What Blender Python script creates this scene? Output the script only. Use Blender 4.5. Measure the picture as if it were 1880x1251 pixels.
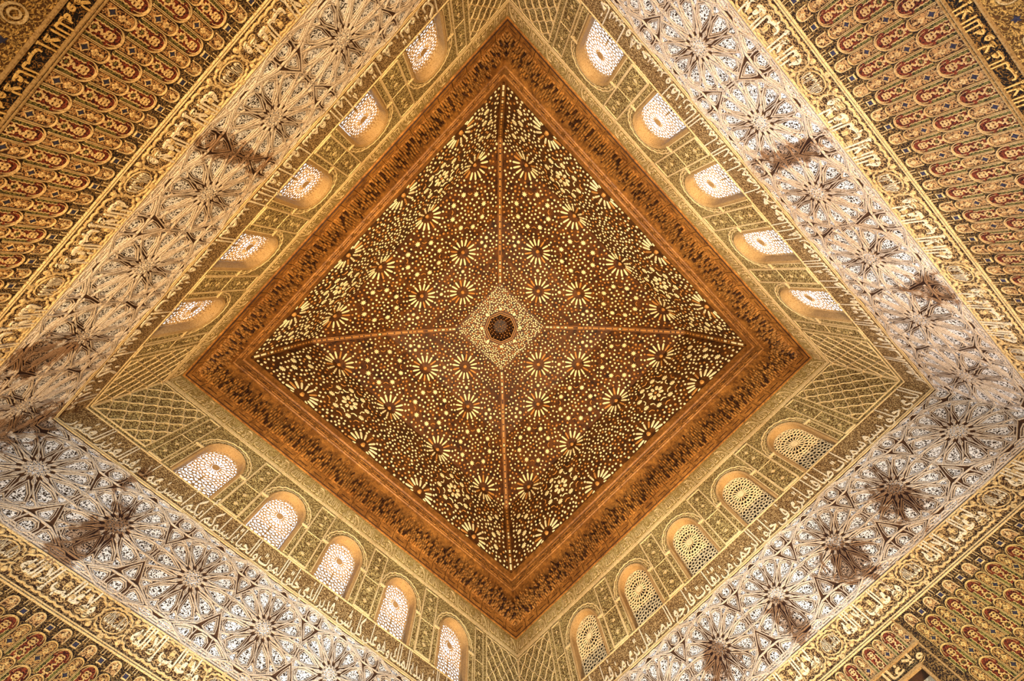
import bpy, math, random
from mathutils import Matrix, Vector

for o in list(bpy.data.objects):
    bpy.data.objects.remove(o, do_unlink=True)
SC = bpy.context.scene
COL = SC.collection
PI = math.pi
R45 = 2 ** -0.5
HALF = 5.5          # half the side of the square hall
ZC = 11.5           # height of the plaster / wood joint above the floor

# ------------------------------------------------------------------ camera, world, lights, exposure
cam_d = bpy.data.cameras.new('camera')
cam = bpy.data.objects.new('camera', cam_d)
COL.objects.link(cam)
cam_d.sensor_width = 36.0
cam_d.lens = 36.0 * 755.57 / 1880.0
cam_d.clip_start = 0.05
cam_d.clip_end = 200


def rot_xyz(a, b, c):
    return Matrix.Rotation(c, 3, 'Z') @ Matrix.Rotation(b, 3, 'Y') @ Matrix.Rotation(a, 3, 'X')


Rc = rot_xyz(0.1619, -0.0623, -0.0237)
basis = Matrix((Rc[0], -Rc[1], -Rc[2])).transposed()
turn = Matrix.Rotation(math.radians(135), 3, 'Z')
cam.matrix_world = Matrix.Translation((2.0431, 1.1575, ZC - 9.9102)) @ (turn @ basis).to_4x4()
SC.camera = cam

world = bpy.data.worlds.new('world')
SC.world = world
world.use_nodes = True
wn = world.node_tree.nodes
wn['Background'].inputs[0].default_value = (0.93, 0.96, 1.0, 1)
wn['Background'].inputs[1].default_value = 2.8

SC.view_settings.view_transform = 'Standard'
SC.view_settings.look = 'None'
SC.view_settings.gamma = 1
SC.view_settings.use_curve_mapping = False
SC.view_settings.exposure = 0.0


def area_light(name, loc, target, sx, sy, energy, color, spread=180):
    d = bpy.data.lights.new(name, 'AREA')
    d.shape = 'RECTANGLE'
    d.size, d.size_y = sx, sy
    d.energy = energy
    d.color = color
    d.spread = math.radians(spread)
    o = bpy.data.objects.new(name, d)
    COL.objects.link(o)
    o.location = loc
    o.rotation_euler = (Vector(target) - Vector(loc)).to_track_quat('-Z', 'Y').to_euler()
    return o


# daylight entering the alcoves near the floor on three sides and through the entrance
DAY = (0.62, 0.77, 1.0)
DAYP = 118
for k, (x, y) in enumerate(((-3.3, 5.2), (0, 5.2), (3.3, 5.2))):
    area_light('daylight_north_alcove', (x, y, 1.9), (x * 0.3, -5.5, 7.5), 1.7, 2.8, DAYP, DAY, 62)
for k, (x, y) in enumerate(((-3.3, -5.2), (0, -5.2), (3.3, -5.2))):
    area_light('daylight_south_alcove', (x, y, 1.9), (x * 0.3, 5.5, 7.5), 1.7, 2.8, DAYP, DAY, 62)
for k, (x, y) in enumerate(((5.2, -3.3), (5.2, 0), (5.2, 3.3))):
    area_light('daylight_east_alcove', (x, y, 1.9), (-5.5, y * 0.3, 7.5), 1.7, 2.8, DAYP, DAY, 62)
# warm floodlights standing on the floor, washing the upper walls and the ceiling
WARM = (1.0, 0.77, 0.46)
for x, y in ((2.6, 2.6), (-2.6, 2.6), (-2.6, -2.6), (2.6, -2.6)):
    area_light('warm_floodlight', (x, y, 0.35), (x * 0.6, y * 0.6, 17), 0.5, 0.5, 500, WARM, 88)


# ------------------------------------------------------------------ materials
MATS = {}


class NT:
    def __init__(self, name):
        self.m = bpy.data.materials.new(name)
        self.m.use_nodes = True
        self.t = self.m.node_tree
        self.n = self.t.nodes
        self.bsdf = self.n['Principled BSDF']

    def add(self, typ, **kw):
        nd = self.n.new(typ)
        for k, v in kw.items():
            setattr(nd, k, v)
        return nd

    def link(self, a, b):
        self.t.links.new(a, b)

    def math(self, op, a, b=None, clamp=False):
        nd = self.add('ShaderNodeMath', operation=op, use_clamp=clamp)
        for i, x in enumerate((a, b)):
            if x is None:
                continue
            if isinstance(x, (int, float)):
                nd.inputs[i].default_value = x
            else:
                self.link(x, nd.inputs[i])
        return nd.outputs[0]

    def noise(self, vec, scale, detail=2.0, rough=0.5, dist=0.0):
        nd = self.add('ShaderNodeTexNoise')
        nd.inputs['Scale'].default_value = scale
        nd.inputs['Detail'].default_value = detail
        nd.inputs['Roughness'].default_value = rough
        nd.inputs['Distortion'].default_value = dist
        self.link(vec, nd.inputs['Vector'])
        return nd.outputs['Fac']

    def ramp(self, fac, stops):
        nd = self.add('ShaderNodeValToRGB')
        el = nd.color_ramp.elements
        while len(el) < len(stops):
            el.new(0.5)
        for e, (p, c) in zip(el, stops):
            e.position = p
            e.color = (c[0], c[1], c[2], 1) if not isinstance(c, (int, float)) else (c, c, c, 1)
        self.link(fac, nd.inputs[0])
        return nd.outputs[0]

    def mix(self, fac, a, b, mode='MIX'):
        nd = self.add('ShaderNodeMix', data_type='RGBA', blend_type=mode)
        for i, x in ((0, fac), (6, a), (7, b)):
            if isinstance(x, (int, float)):
                nd.inputs[i].default_value = x
            elif isinstance(x, tuple):
                nd.inputs[i].default_value = (*x, 1)
            else:
                self.link(x, nd.inputs[i])
        return nd.outputs[2]

    def bump(self, h, strength, dist):
        nd = self.add('ShaderNodeBump')
        nd.inputs['Strength'].default_value = strength
        nd.inputs['Distance'].default_value = dist
        self.link(h, nd.inputs['Height'])
        self.link(nd.outputs[0], self.bsdf.inputs['Normal'])


def srgb(r, g, b):
    f = lambda c: c / 12.92 if c <= 0.04045 else ((c + 0.055) / 1.055) ** 2.4
    return (f(r / 255), f(g / 255), f(b / 255))


# dark damp stains on the walls: (wall frame, u, z, radius u, radius z)
def wpt(side, u, z):
    a = {'north': 0, 'east': -PI / 2, 'south': PI, 'west': PI / 2}[side]
    x, y = u, HALF
    return (x * math.cos(a) - y * math.sin(a), x * math.sin(a) + y * math.cos(a), ZC + z)


STAINS = [('east', 0.0, -3.95, 0.20, 0.75), ('north', 0.05, -3.85, 0.18, 0.7), ('south', -3.55, -4.1, 0.22, 0.55),
          ('south', -3.95, -2.95, 0.10, 0.35), ('south', 0.9, -4.4, 0.35, 0.4), ('west', 1.9, -4.15, 0.33, 0.42),
          ('west', 0.55, -4.3, 0.2, 0.42), ('west', 3.3, -3.95, 0.3, 0.5), ('east', 3.7, -4.2, 0.4, 0.45),
          ('west', -0.9, -4.05, 0.3, 0.35), ('north', -2.8, -4.4, 0.3, 0.4), ('east', 5.3, -3.6, 0.3, 0.8)]


def stain_mask(t, pos):
    out = None
    wob = t.noise(pos, 3.2, 5, 0.7, 1.0)
    wobv = t.math('MULTIPLY', t.math('SUBTRACT', wob, 0.5), 5.0)
    for side, u, z, ru, rz in STAINS:
        c = wpt(side, u, z)
        sub = t.add('ShaderNodeVectorMath', operation='SUBTRACT')
        t.link(pos, sub.inputs[0])
        sub.inputs[1].default_value = c
        mul = t.add('ShaderNodeVectorMath', operation='MULTIPLY')
        t.link(sub.outputs[0], mul.inputs[0])
        mul.inputs[1].default_value = (1 / ru, 1 / ru, 1 / rz)
        ln = t.add('ShaderNodeVectorMath', operation='LENGTH')
        t.link(mul.outputs[0], ln.inputs[0])
        v = t.math('SUBTRACT', 1.15, t.math('ADD', ln.outputs['Value'], wobv), True)
        out = v if out is None else t.math('MAXIMUM', out, v)
    return t.math('MULTIPLY', out, 2.2, True)


def plaster(name, light, dark, scale=26.0, width=0.09, bump=0.6, rough=0.85, stains=False, grime=0.5, spec=0.2):
    """carved plaster: curling raised vines (light) on a painted ground (dark) that also carries the crevice shade"""
    if name in MATS:
        return MATS[name]
    t = NT(name)
    pos = t.add('ShaderNodeNewGeometry').outputs['Position']
    big = t.noise(pos, 0.55, 4, 0.6)
    mid = t.noise(pos, 7.0, 3, 0.6)
    if scale:
        n1 = t.noise(pos, scale, 1.0, 0.4, 0.6)
        ridge = t.math('ABSOLUTE', t.math('SUBTRACT', n1, 0.5))
        vine = t.math('SUBTRACT', 1.0, t.math('DIVIDE', ridge, width), True)
        vor = t.add('ShaderNodeTexVoronoi')
        vor.inputs['Scale'].default_value = scale * 1.15
        t.link(pos, vor.inputs['Vector'])
        dot = t.math('SUBTRACT', 1.0, t.math('MULTIPLY', vor.outputs['Distance'], 2.6), True)
        hgt = t.math('MAXIMUM', vine, dot)
        col = t.ramp(hgt, ((0.12, dark), (0.5, light)))  # dark end: ground paint with crevice shade put into the colour
        t.bump(hgt, bump, 0.02)
    else:
        pit = t.noise(pos, 62, 2, 0.6)
        col = t.ramp(mid, ((0.3, tuple(c * 0.80 for c in light)), (0.7, light)))
        col = t.mix(0.75, col, t.ramp(pit, ((0.36, (0.42, 0.30, 0.18)), (0.50, (1, 1, 1)))), 'MULTIPLY')
        t.bump(pit, bump, 0.012)
    g = t.ramp(big, ((0.36, (0.62, 0.46, 0.28)), (0.58, (1, 1, 1))))
    col = t.mix(grime, col, g, 'MULTIPLY')
    oi = t.add('ShaderNodeObjectInfo')
    col = t.mix(1.0, col, oi.outputs['Color'], 'MULTIPLY')
    if stains:
        m = stain_mask(t, pos)
        col = t.mix(t.math('MULTIPLY', m, 0.9), col, (0.34, 0.2, 0.1), 'MULTIPLY')
    t.link(col, t.bsdf.inputs['Base Color'])
    t.bsdf.inputs['Roughness'].default_value = rough
    t.bsdf.inputs['Specular IOR Level'].default_value = spec
    MATS[name] = t.m
    return t.m


def wood(name, a, b, scale=6.0, bump=0.35, rough=0.55):
    t = NT(name)
    pos = t.add('ShaderNodeNewGeometry').outputs['Position']
    n = t.noise(pos, scale, 4, 0.65, 0.4)
    big = t.noise(pos, 0.8, 3, 0.6)
    col = t.ramp(n, ((0.3, a), (0.7, b)))
    col = t.mix(0.6, col, t.ramp(big, ((0.35, (0.5, 0.4, 0.32)), (0.62, (1, 1, 1)))), 'MULTIPLY')
    fine = t.noise(pos, scale * 7, 3, 0.7)
    col = t.mix(0.8, col, t.ramp(fine, ((0.38, (0.35, 0.25, 0.16)), (0.56, (1, 1, 1)))), 'MULTIPLY')
    t.bump(fine, bump, 0.015)
    t.link(col, t.bsdf.inputs['Base Color'])
    t.bsdf.inputs['Roughness'].default_value = rough
    t.bsdf.inputs['Specular IOR Level'].default_value = 0.25
    MATS[name] = t.m
    return t.m


CREAM = srgb(236, 208, 156)
M_kufic_ground = plaster('gold_plaster_fine', srgb(205, 180, 112), srgb(130, 100, 44), 34, 0.10)
M_window_zone = plaster('arabesque_plaster', srgb(220, 194, 126), srgb(92, 66, 22), 30, 0.10, 0.8)
M_panel_field = plaster('panel_arabesque_plaster', srgb(216, 190, 124), srgb(92, 66, 24), 24, 0.10, 0.9)
M_ridge = plaster('cream_plaster', srgb(232, 202, 146), (0, 0, 0), 0, bump=0.6)
M_rib = plaster('pale_plaster_rib', srgb(238, 208, 150), (0, 0, 0), 0, bump=0.5, grime=0.3)
M_gold = plaster('ochre_plaster', srgb(172, 136, 84), (0, 0, 0), 0, bump=0.4, grime=0.25, rough=0.6)
M_inscr_ground = plaster('inscription_ground', srgb(206, 172, 116), srgb(92, 62, 26), 30, 0.09, 0.8, stains=True)
M_letters = plaster('letter_plaster', srgb(246, 228, 192), (0, 0, 0), 0, bump=0.4, grime=0.2, stains=True)
M_strap = plaster('strap_plaster', srgb(222, 204, 182), (0, 0, 0), 0, bump=0.5, stains=True, grime=0.5)
M_strap_ground = plaster('strap_ground', srgb(84, 54, 30), (0, 0, 0), 0, bump=0.8, stains=True)  # dark painted ground, its tone also stands in for shade between straps
M_filigree = plaster('white_filigree', srgb(252, 246, 238), srgb(54, 42, 30), 30, 0.12, 0.5, stains=True, grime=0.35)
M_cart_ground = plaster('cartouche_ground', srgb(206, 168, 112), srgb(58, 32, 12), 30, 0.10, 0.9)
M_scale_ground = plaster('scale_ground', srgb(150, 116, 66), srgb(34, 18, 7), 34, 0.10, 0.9)
M_rim = plaster('rim_plaster', srgb(226, 194, 136), (0, 0, 0), 0, bump=0.5, grime=0.45)
M_red = plaster('red_paint', srgb(136, 62, 36), srgb(60, 20, 8), 34, 0.14, 0.6)
M_pink = plaster('faded_paint', srgb(190, 146, 92), srgb(64, 36, 16), 34, 0.14, 0.5)
M_green = plaster('green_paint', srgb(128, 120, 64), srgb(40, 34, 14), 40, 0.14, 0.5)
M_blue = plaster('blue_paint', srgb(58, 56, 78), (0, 0, 0), 0, bump=0.4)
M_dark = plaster('black_ground', srgb(150, 104, 44), srgb(20, 11, 5), 30, 0.055, 0.7, grime=0.3)
M_goldletter = plaster('gilt_letter', srgb(236, 190, 108), (0, 0, 0), 0, bump=0.4, grime=0.3)
M_field = plaster('lower_field', srgb(206, 160, 84), srgb(92, 58, 18), 30, 0.12, 0.9)
M_plain = plaster('plain_plaster', srgb(214, 190, 150), (0, 0, 0), 0, bump=0.4)
M_wood = wood('cornice_wood', srgb(104, 62, 18), srgb(192, 130, 58))
M_wood_carved = wood('carved_wood', srgb(76, 44, 12), srgb(200, 140, 66), 14, 0.6)
M_wood_dark = wood('dark_wood', srgb(40, 20, 8), srgb(72, 38, 14), 9)
M_ceil = wood('ceiling_wood', srgb(34, 15, 4), srgb(116, 68, 22), 5, 0.6)
M_inlay = plaster('cream_inlay', srgb(255, 238, 184), (0, 0, 0), 0, bump=0.2, grime=0.25, rough=0.5)
M_inlay_dim = plaster('amber_inlay', srgb(196, 138, 70), (0, 0, 0), 0, bump=0.3, grime=0.35, rough=0.5)
M_glass_frame = plaster('grille_plaster', srgb(176, 136, 82), (0, 0, 0), 0, bump=0.4, grime=0.2)


# ------------------------------------------------------------------ mesh kit (wall frame: x = u, y = -relief, z = height)
class MB:
    def __init__(self):
        self.v, self.f, self.m = [], [], []

    def quad(self, a, b, c, d, m=0):
        n = len(self.v)
        self.v += [a, b, c, d]
        self.f.append((n, n + 1, n + 2, n + 3))
        self.m.append(m)

    def prism(self, poly, h0, h1, m=0, top=None, shrink=0.0, side=None):
        """poly: list of (u,z); extruded from relief h0 to h1, top shrunk towards its centre"""
        n = len(poly)
        area = sum(poly[i][0] * poly[(i + 1) % n][1] - poly[(i + 1) % n][0] * poly[i][1] for i in range(n))
        if area < 0:
            poly = poly[::-1]
        cx = sum(p[0] for p in poly) / n
        cz = sum(p[1] for p in poly) / n
        b = len(self.v)
        k = 1 - shrink
        self.v += [(p[0], -h0, p[1]) for p in poly]
        self.v += [(cx + (p[0] - cx) * k, -h1, cz + (p[1] - cz) * k) for p in poly]
        for i in range(n):
            j = (i + 1) % n
            self.f.append((b + i, b + j, b + n + j, b + n + i))
            self.m.append(m if side is None else side)
        self.f.append(tuple(range(b + n, b + 2 * n)))
        self.m.append(m if top is None else top)

    def ribbon(self, pts, w, h0, h1, m=0, closed=False, bevel=0.3):
        """raised strap following a polyline"""
        n = len(pts)
        L, Rr = [], []
        for i in range(n):
            if closed:
                p, q = pts[i - 1], pts[(i + 1) % n]
            else:
                p, q = pts[max(i - 1, 0)], pts[min(i + 1, n - 1)]
            c = pts[i]
            d1 = (c[0] - p[0], c[1] - p[1])
            d2 = (q[0] - c[0], q[1] - c[1])
            l1 = math.hypot(*d1) or 1e-9
            l2 = math.hypot(*d2) or 1e-9
            n1 = (-d1[1] / l1, d1[0] / l1)
            n2 = (-d2[1] / l2, d2[0] / l2)
            if l1 < 1e-8:
                n1 = n2
            if l2 < 1e-8:
                n2 = n1
            mx, mz = n1[0] + n2[0], n1[1] + n2[1]
            ml = math.hypot(mx, mz) or 1e-9
            mx, mz = mx / ml, mz / ml
            s = 1.0 / max(0.45, mx * n1[0] + mz * n1[1])
            L.append((mx * s, mz * s))
        hw = w / 2
        b = len(self.v)
        k = 1 - bevel
        for c, nn in zip(pts, L):
            for e, h in ((hw, h0), (hw * k, h1), (-hw * k, h1), (-hw, h0)):
                self.v.append((c[0] + nn[0] * e, -h, c[1] + nn[1] * e))
        for i in range(n if closed else n - 1):
            j = (i + 1) % n
            for q in range(3):
                self.f.append((b + 4 * i + q, b + 4 * i + q + 1, b + 4 * j + q + 1, b + 4 * j + q))
                self.m.append(m)
        if not closed:
            self.f.append((b + 3, b + 2, b + 1, b))
            e = b + 4 * (n - 1)
            self.f.append((e, e + 1, e + 2, e + 3))
            self.m += [m, m]

    def build(self, name, mats):
        me = bpy.data.meshes.new(name)
        me.from_pydata(self.v, [], self.f)
        for mm in mats:
            me.materials.append(mm)
        me.polygons.foreach_set('material_index', self.m)
        me.update()
        return me


def poly(n, r, cx=0, cz=0, a0=0.0, rz=None):
    rz = r if rz is None else rz
    return [(cx + r * math.cos(a0 + 2 * PI * i / n), cz + rz * math.sin(a0 + 2 * PI * i / n)) for i in range(n)]


def star(n, r1, r2, cx=0, cz=0, a0=0.0):
    return [(cx + (r1 if i % 2 == 0 else r2) * math.cos(a0 + PI * i / n),
             cz + (r1 if i % 2 == 0 else r2) * math.sin(a0 + PI * i / n)) for i in range(2 * n)]


def inset_poly(p, d):
    """move every edge of a convex polygon inwards by d"""
    n = len(p)
    area = sum(p[i][0] * p[(i + 1) % n][1] - p[(i + 1) % n][0] * p[i][1] for i in range(n))
    if area < 0:
        p = p[::-1]
    cur = p
    out = list(p)
    for i in range(n):
        a, b = p[i], p[(i + 1) % n]
        dx, dz = b[0] - a[0], b[1] - a[1]
        l = math.hypot(dx, dz)
        if l < 1e-9:
            continue
        nx, nz = -dz / l, dx / l
        out = clip(out, nx, nz, nx * a[0] + nz * a[1] + d)
        if len(out) < 3:
            return []
    return out


def clip(p, nx, nz, c):
    """keep the part of polygon p with n.x >= c"""
    out = []
    n = len(p)
    for i in range(n):
        a, b = p[i], p[(i + 1) % n]
        da = nx * a[0] + nz * a[1] - c
        db = nx * b[0] + nz * b[1] - c
        if da >= 0:
            out.append(a)
        if (da >= 0) != (db >= 0):
            t = da / (da - db)
            out.append((a[0] + (b[0] - a[0]) * t, a[1] + (b[1] - a[1]) * t))
    return out


def link(name, me, parent=None, loc=(0, 0, 0), rz=0.0, ry=0.0, scale=None):
    o = bpy.data.objects.new(name, me)
    COL.objects.link(o)
    o.parent = parent
    o.location = loc
    if rz or ry:
        o.rotation_euler = (0, ry, rz)
    if scale:
        o.scale = scale
    if parent is not None:
        o.color = parent.color
        if parent.name.startswith('wall_'):        # shallow carving
            o.scale[1] *= 0.45
    return o


def tag(o, label, cat, kind=None, group=None):
    o['label'] = label
    o['category'] = cat
    if kind:
        o['kind'] = kind
    if group:
        o['group'] = group
    return o


# ------------------------------------------------------------------ Arabic lettering
ISO = {'ا': 0xFE8D, 'أ': 0xFE83, 'إ': 0xFE87, 'ب': 0xFE8F, 'ت': 0xFE95, 'ث': 0xFE99, 'ج': 0xFE9D, 'ح': 0xFEA1, 'خ': 0xFEA5,
       'د': 0xFEA9, 'ذ': 0xFEAB, 'ر': 0xFEAD, 'ز': 0xFEAF, 'س': 0xFEB1, 'ش': 0xFEB5, 'ص': 0xFEB9, 'ض': 0xFEBD, 'ط': 0xFEC1,
       'ع': 0xFEC9, 'غ': 0xFECD, 'ف': 0xFED1, 'ق': 0xFED5, 'ك': 0xFED9, 'ل': 0xFEDD, 'م': 0xFEE1, 'ن': 0xFEE5, 'ه': 0xFEE9,
       'و': 0xFEED, 'ى': 0xFEEF, 'ي': 0xFEF1, 'ظ': 0xFEC5, 'ة': 0xFE93, 'ء': 0xFE80}
NOJOIN = set('اأإدذرزوةىء')


def shape_word(w):
    w = w.replace('لا', '\u0001')
    out = []
    for i, ch in enumerate(w):
        prev = i > 0 and w[i - 1] not in NOJOIN and w[i - 1] != '\u0001'
        if ch == '\u0001':
            out.append(chr(0xFEFC if prev else 0xFEFB))
            continue
        nxt = i < len(w) - 1 and ch not in NOJOIN and w[i + 1] != 'ء'
        base = ISO[ch]
        if ch == 'ء':
            out.append(chr(base))
        elif ch in NOJOIN:
            out.append(chr(base + (1 if prev else 0)))
        else:
            out.append(chr(base + (3 if prev and nxt else 2 if nxt else 1 if prev else 0)))
    return ''.join(out[::-1])


def word_mesh(w, sx, sz, relief, mat, weight=0.012, tall=1.35, name='inscription_word'):
    """raised lettering; returns (mesh, width). Origin at the left end of the base line."""
    cu = bpy.data.curves.new('lettering', 'FONT')
    cu.body = shape_word(w)
    cu.resolution_u = 1
    cu.extrude = 0.5
    cu.offset = weight
    ob = bpy.data.objects.new('lettering', cu)
    COL.objects.link(ob)
    dg = bpy.context.evaluated_depsgraph_get()
    me = bpy.data.meshes.new_from_object(ob.evaluated_get(dg))
    bpy.data.objects.remove(ob, do_unlink=True)
    xs = [v.co.x for v in me.vertices]
    x0, x1 = min(xs), max(xs)
    for v in me.vertices:
        x, y, z = v.co
        if y > 0.32:                       # tall upright letters, as on the walls
            y = 0.32 + (y - 0.32) * tall
        v.co = ((x - x0) * sx, -(z + 0.5) * relief, y * sz)
    me.name = name
    me.materials.clear()
    me.materials.append(mat)
    return me, (x1 - x0) * sx


def inscription(text, u0, u1, sx, sz, relief, mat, weight=0.012, gap=0.05, tall=1.35):
    """words laid from right (u1) to left (u0), stretched to fill"""
    ws = [word_mesh(w, sx, sz, relief, mat, weight, tall) for w in text.split()]
    tot = sum(w for _, w in ws) + gap * (len(ws) - 1)
    k = (u1 - u0) / tot
    out = []
    x = u1
    for me, w in ws:
        x -= w * k
        out.append((me, x, k))
        x -= gap * k
    return out


# ------------------------------------------------------------------ levels on the walls
Z_KUF, Z_WIN, Z_INS, Z_GIR, Z_CAR, Z_SCA, Z_DRK, Z_FLD = -0.50, -2.37, -2.92, -4.62, -5.10, -6.26, -6.45, -7.3
WIN_U = (-3.3, -1.64, 0.0, 1.64, 3.3)
WIN_R, WIN_SPR, WIN_TOP = 0.40, -1.38, -0.93
SIDES = ('north', 'east', 'south', 'west')
ANG = {'north': 0.0, 'east': -PI / 2, 'south': PI, 'west': PI / 2}
PLACE = {'north': 'upper right', 'east': 'upper left', 'south': 'lower left', 'west': 'lower right'}


def arch(u, r, spr, top, n=20):
    return [(u + r * math.cos(PI * i / n), spr + (top - spr) * math.sin(PI * i / n)) for i in range(n + 1)]


TH = 0.21


def wall_mesh(side):
    mats = [M_kufic_ground, M_window_zone, M_inscr_ground, M_strap_ground, M_cart_ground, M_scale_ground, M_dark, M_field, M_plain, M_wood_dark]
    b = MB()
    Y = HALF

    def rect(u0, u1, z0, z1, m):
        b.quad((u0, Y, z0), (u1, Y, z0), (u1, Y, z1), (u0, Y, z1), m)

    rect(-HALF, HALF, Z_KUF, 0.02, 0)
    # window zone with five arched openings
    edges = [-HALF]
    for u in WIN_U:
        edges += [u - WIN_R, u + WIN_R]
    edges.append(HALF)
    for i in range(0, len(edges), 2):
        rect(edges[i], edges[i + 1], Z_WIN, Z_KUF, 1)
    for u in WIN_U:
        a = arch(u, WIN_R, WIN_SPR, WIN_TOP)
        for p, q in zip(a[:-1], a[1:]):
            b.quad((q[0], Y, q[1]), (p[0], Y, p[1]), (p[0], Y, Z_KUF), (q[0], Y, Z_KUF), 1)
        loop = [(u + WIN_R, Z_WIN)] + a + [(u - WIN_R, Z_WIN)]
        for p, q in zip(loop, loop[1:] + loop[:1]):
            b.quad((p[0], Y, p[1]), (q[0], Y, q[1]), (q[0], Y + TH, q[1]), (p[0], Y + TH, p[1]), 8)
    rect(-HALF, HALF, Z_INS, Z_WIN, 2)
    rect(-HALF, HALF, Z_GIR, Z_INS, 3)
    rect(-HALF, HALF, Z_CAR, Z_GIR, 4)
    zf = -ZC
    if side == 'west':
        d = 1.47
        zt = -5.66
        rect(-HALF, -d, Z_SCA, Z_CAR, 5)
        rect(d, HALF, Z_SCA, Z_CAR, 5)
        rect(-d, d, zt, Z_CAR, 5)
        rect(-HALF, -d, Z_DRK, Z_SCA, 6)
        rect(d, HALF, Z_DRK, Z_SCA, 6)
        rect(-HALF, -d, Z_FLD, Z_DRK, 7)
        rect(d, HALF, Z_FLD, Z_DRK, 7)
        rect(-HALF, -d, zf, Z_FLD, 8)
        rect(d, HALF, zf, Z_FLD, 8)
        for p, q in (((-d, zf), (-d, zt)), ((-d, zt), (d, zt)), ((d, zt), (d, zf))):
            b.quad((p[0], Y, p[1]), (q[0], Y, q[1]), (q[0], Y + 1.4, q[1]), (p[0], Y + 1.4, p[1]), 9)
    else:
        rect(-HALF, HALF, Z_SCA, Z_CAR, 5)
        rect(-HALF, HALF, Z_DRK, Z_SCA, 6)
        rect(-HALF, HALF, Z_FLD, Z_DRK, 7)
        # three deep alcoves at floor level
        zt = -8.0
        rect(-HALF, HALF, zt, Z_FLD, 8)
        ed = [-HALF]
        for u in (-3.3, 0, 3.3):
            ed += [u - 0.95, u + 0.95]
        ed.append(HALF)
        for i in range(0, len(ed), 2):
            rect(ed[i], ed[i + 1], zf, zt, 8)
        for u in (-3.3, 0, 3.3):
            q0 = [(u - 0.95, zf), (u - 0.95, zt), (u + 0.95, zt), (u + 0.95, zf)]
            for p, q in zip(q0[:-1], q0[1:]):
                b.quad((p[0], Y, p[1]), (q[0], Y, q[1]), (q[0], Y + 1.2, q[1]), (p[0], Y + 1.2, p[1]), 8)
    # outer skin so that the wall has its thickness
    for u0, u1 in zip(edges[0::2], edges[1::2]):
        b.quad((u1, Y + TH, Z_FLD), (u0, Y + TH, Z_FLD), (u0, Y + TH, 0.3), (u1, Y + TH, 0.3), 8)
    for u in WIN_U:
        b.quad((u + WIN_R, Y + TH, WIN_TOP), (u - WIN_R, Y + TH, WIN_TOP), (u - WIN_R, Y + TH, 0.3), (u + WIN_R, Y + TH, 0.3), 8)
        b.quad((u + WIN_R, Y + TH, Z_FLD), (u - WIN_R, Y + TH, Z_FLD), (u - WIN_R, Y + TH, Z_WIN), (u + WIN_R, Y + TH, Z_WIN), 8)
    return b.build('wall', mats)


TINT = {'north': (0.80, 0.75, 0.70), 'east': (0.82, 0.77, 0.69), 'south': (0.76, 0.76, 0.72), 'west': (0.78, 0.75, 0.68)}
wall_closed = wall_mesh('north')
WALLS = {}
for s in SIDES:
    w = link('wall_' + s, wall_mesh('west') if s == 'west' else wall_closed, None, (0, 0, ZC), ANG[s])
    w.color = (*TINT[s], 1)
    tag(w, 'carved plaster wall with inscription and star bands filling the %s of the photo' % PLACE[s], 'wall', 'structure')
    WALLS[s] = w


def on_walls(name, me, u, z, sides=SIDES, relief=0.0, flip=False, kind=None, scale=None):
    out = []
    for s in sides:
        o = link(name, me, WALLS[s], (u, HALF - relief, z), 0, 0, scale or ((-1, 1, 1) if flip else None))
        if kind:
            o['kind'] = kind
        out.append(o)
    return out


# ------------------------------------------------------------------ mouldings
def moulding(z, w, h, mat, n=1, gap=0.0, u0=-HALF, u1=HALF, sides=SIDES):
    b = MB()
    for i in range(n):
        zz = (i - (n - 1) / 2) * (w + gap)
        b.ribbon([(u0, zz), (u1, zz)], w, 0, h, 0, bevel=0.35)
    on_walls('moulding', b.build('moulding', [mat]), 0, z, sides)


moulding(Z_KUF, 0.022, 0.02, M_ridge, 3, 0.008)
moulding(Z_WIN, 0.03, 0.03, M_ridge, 1)
moulding(Z_INS, 0.02, 0.04, M_ridge, 2, 0.016)
moulding(Z_INS - 0.075, 0.016, 0.02, M_strap, 2, 0.012)
moulding(Z_GIR + 0.06, 0.022, 0.025, M_strap, 3, 0.012)
moulding(Z_GIR - 0.015, 0.02, 0.045, M_ridge, 1)
moulding(Z_CAR, 0.013, 0.04, M_ridge, 2, 0.016)
dsides = ('north', 'east', 'south')
for z, ww, nn in ((Z_SCA, 0.014, 2), (Z_DRK, 0.02, 1)):
    moulding(z, ww, 0.05, M_gold, nn, 0.012, sides=dsides)
    moulding(z, ww, 0.05, M_gold, nn, 0.012, 1.67, HALF, ('west',))
    moulding(z, ww, 0.05, M_gold, nn, 0.012, -HALF, -1.67, ('west',))

# ------------------------------------------------------------------ upper lettered band, ten repeats a wall
motto = 'ولا غالب إلا الله'
b = MB()
hw, z0, z1 = 0.53, -0.215, 0.19
path = [(-hw, z1)] + [(-hw + 0.09 * (1 - math.cos(a)), z0 + 0.13 * (1 - math.sin(a))) for a in [PI / 2 * i / 6 for i in range(7)]]
path += [(hw - 0.11, z0)] + [(hw - 0.11 + 0.11 * math.sin(a), z0 + 0.10 * (1 - math.cos(a))) for a in [PI / 2 * i / 6 for i in range(1, 7)]]
path += [(hw - 0.03, z0 + 0.26), (hw - 0.10, z1 - 0.02), (hw - 0.2, z1)]
b.ribbon(path, 0.016, 0, 0.016)
b.ribbon([(p[0] * 0.95, p[1] * 0.86 + 0.005) for p in path], 0.011, 0, 0.013)
for i in range(5):
    a = i * 1.2
    b.ribbon([(-0.42 + 0.2 * i + 0.04 * math.cos(a + t * 0.5) * (1 - t / 14), 0.08 + 0.05 * math.sin(a + t * 0.5) * (1 - t / 14)) for t in range(14)], 0.008, 0, 0.01)
cart = b.build('letter_cartouche', [M_rib])
kw = inscription(motto, -0.47, 0.45, 0.22, 0.30, 0.022, M_rib, 0.0, 0.03)
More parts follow.
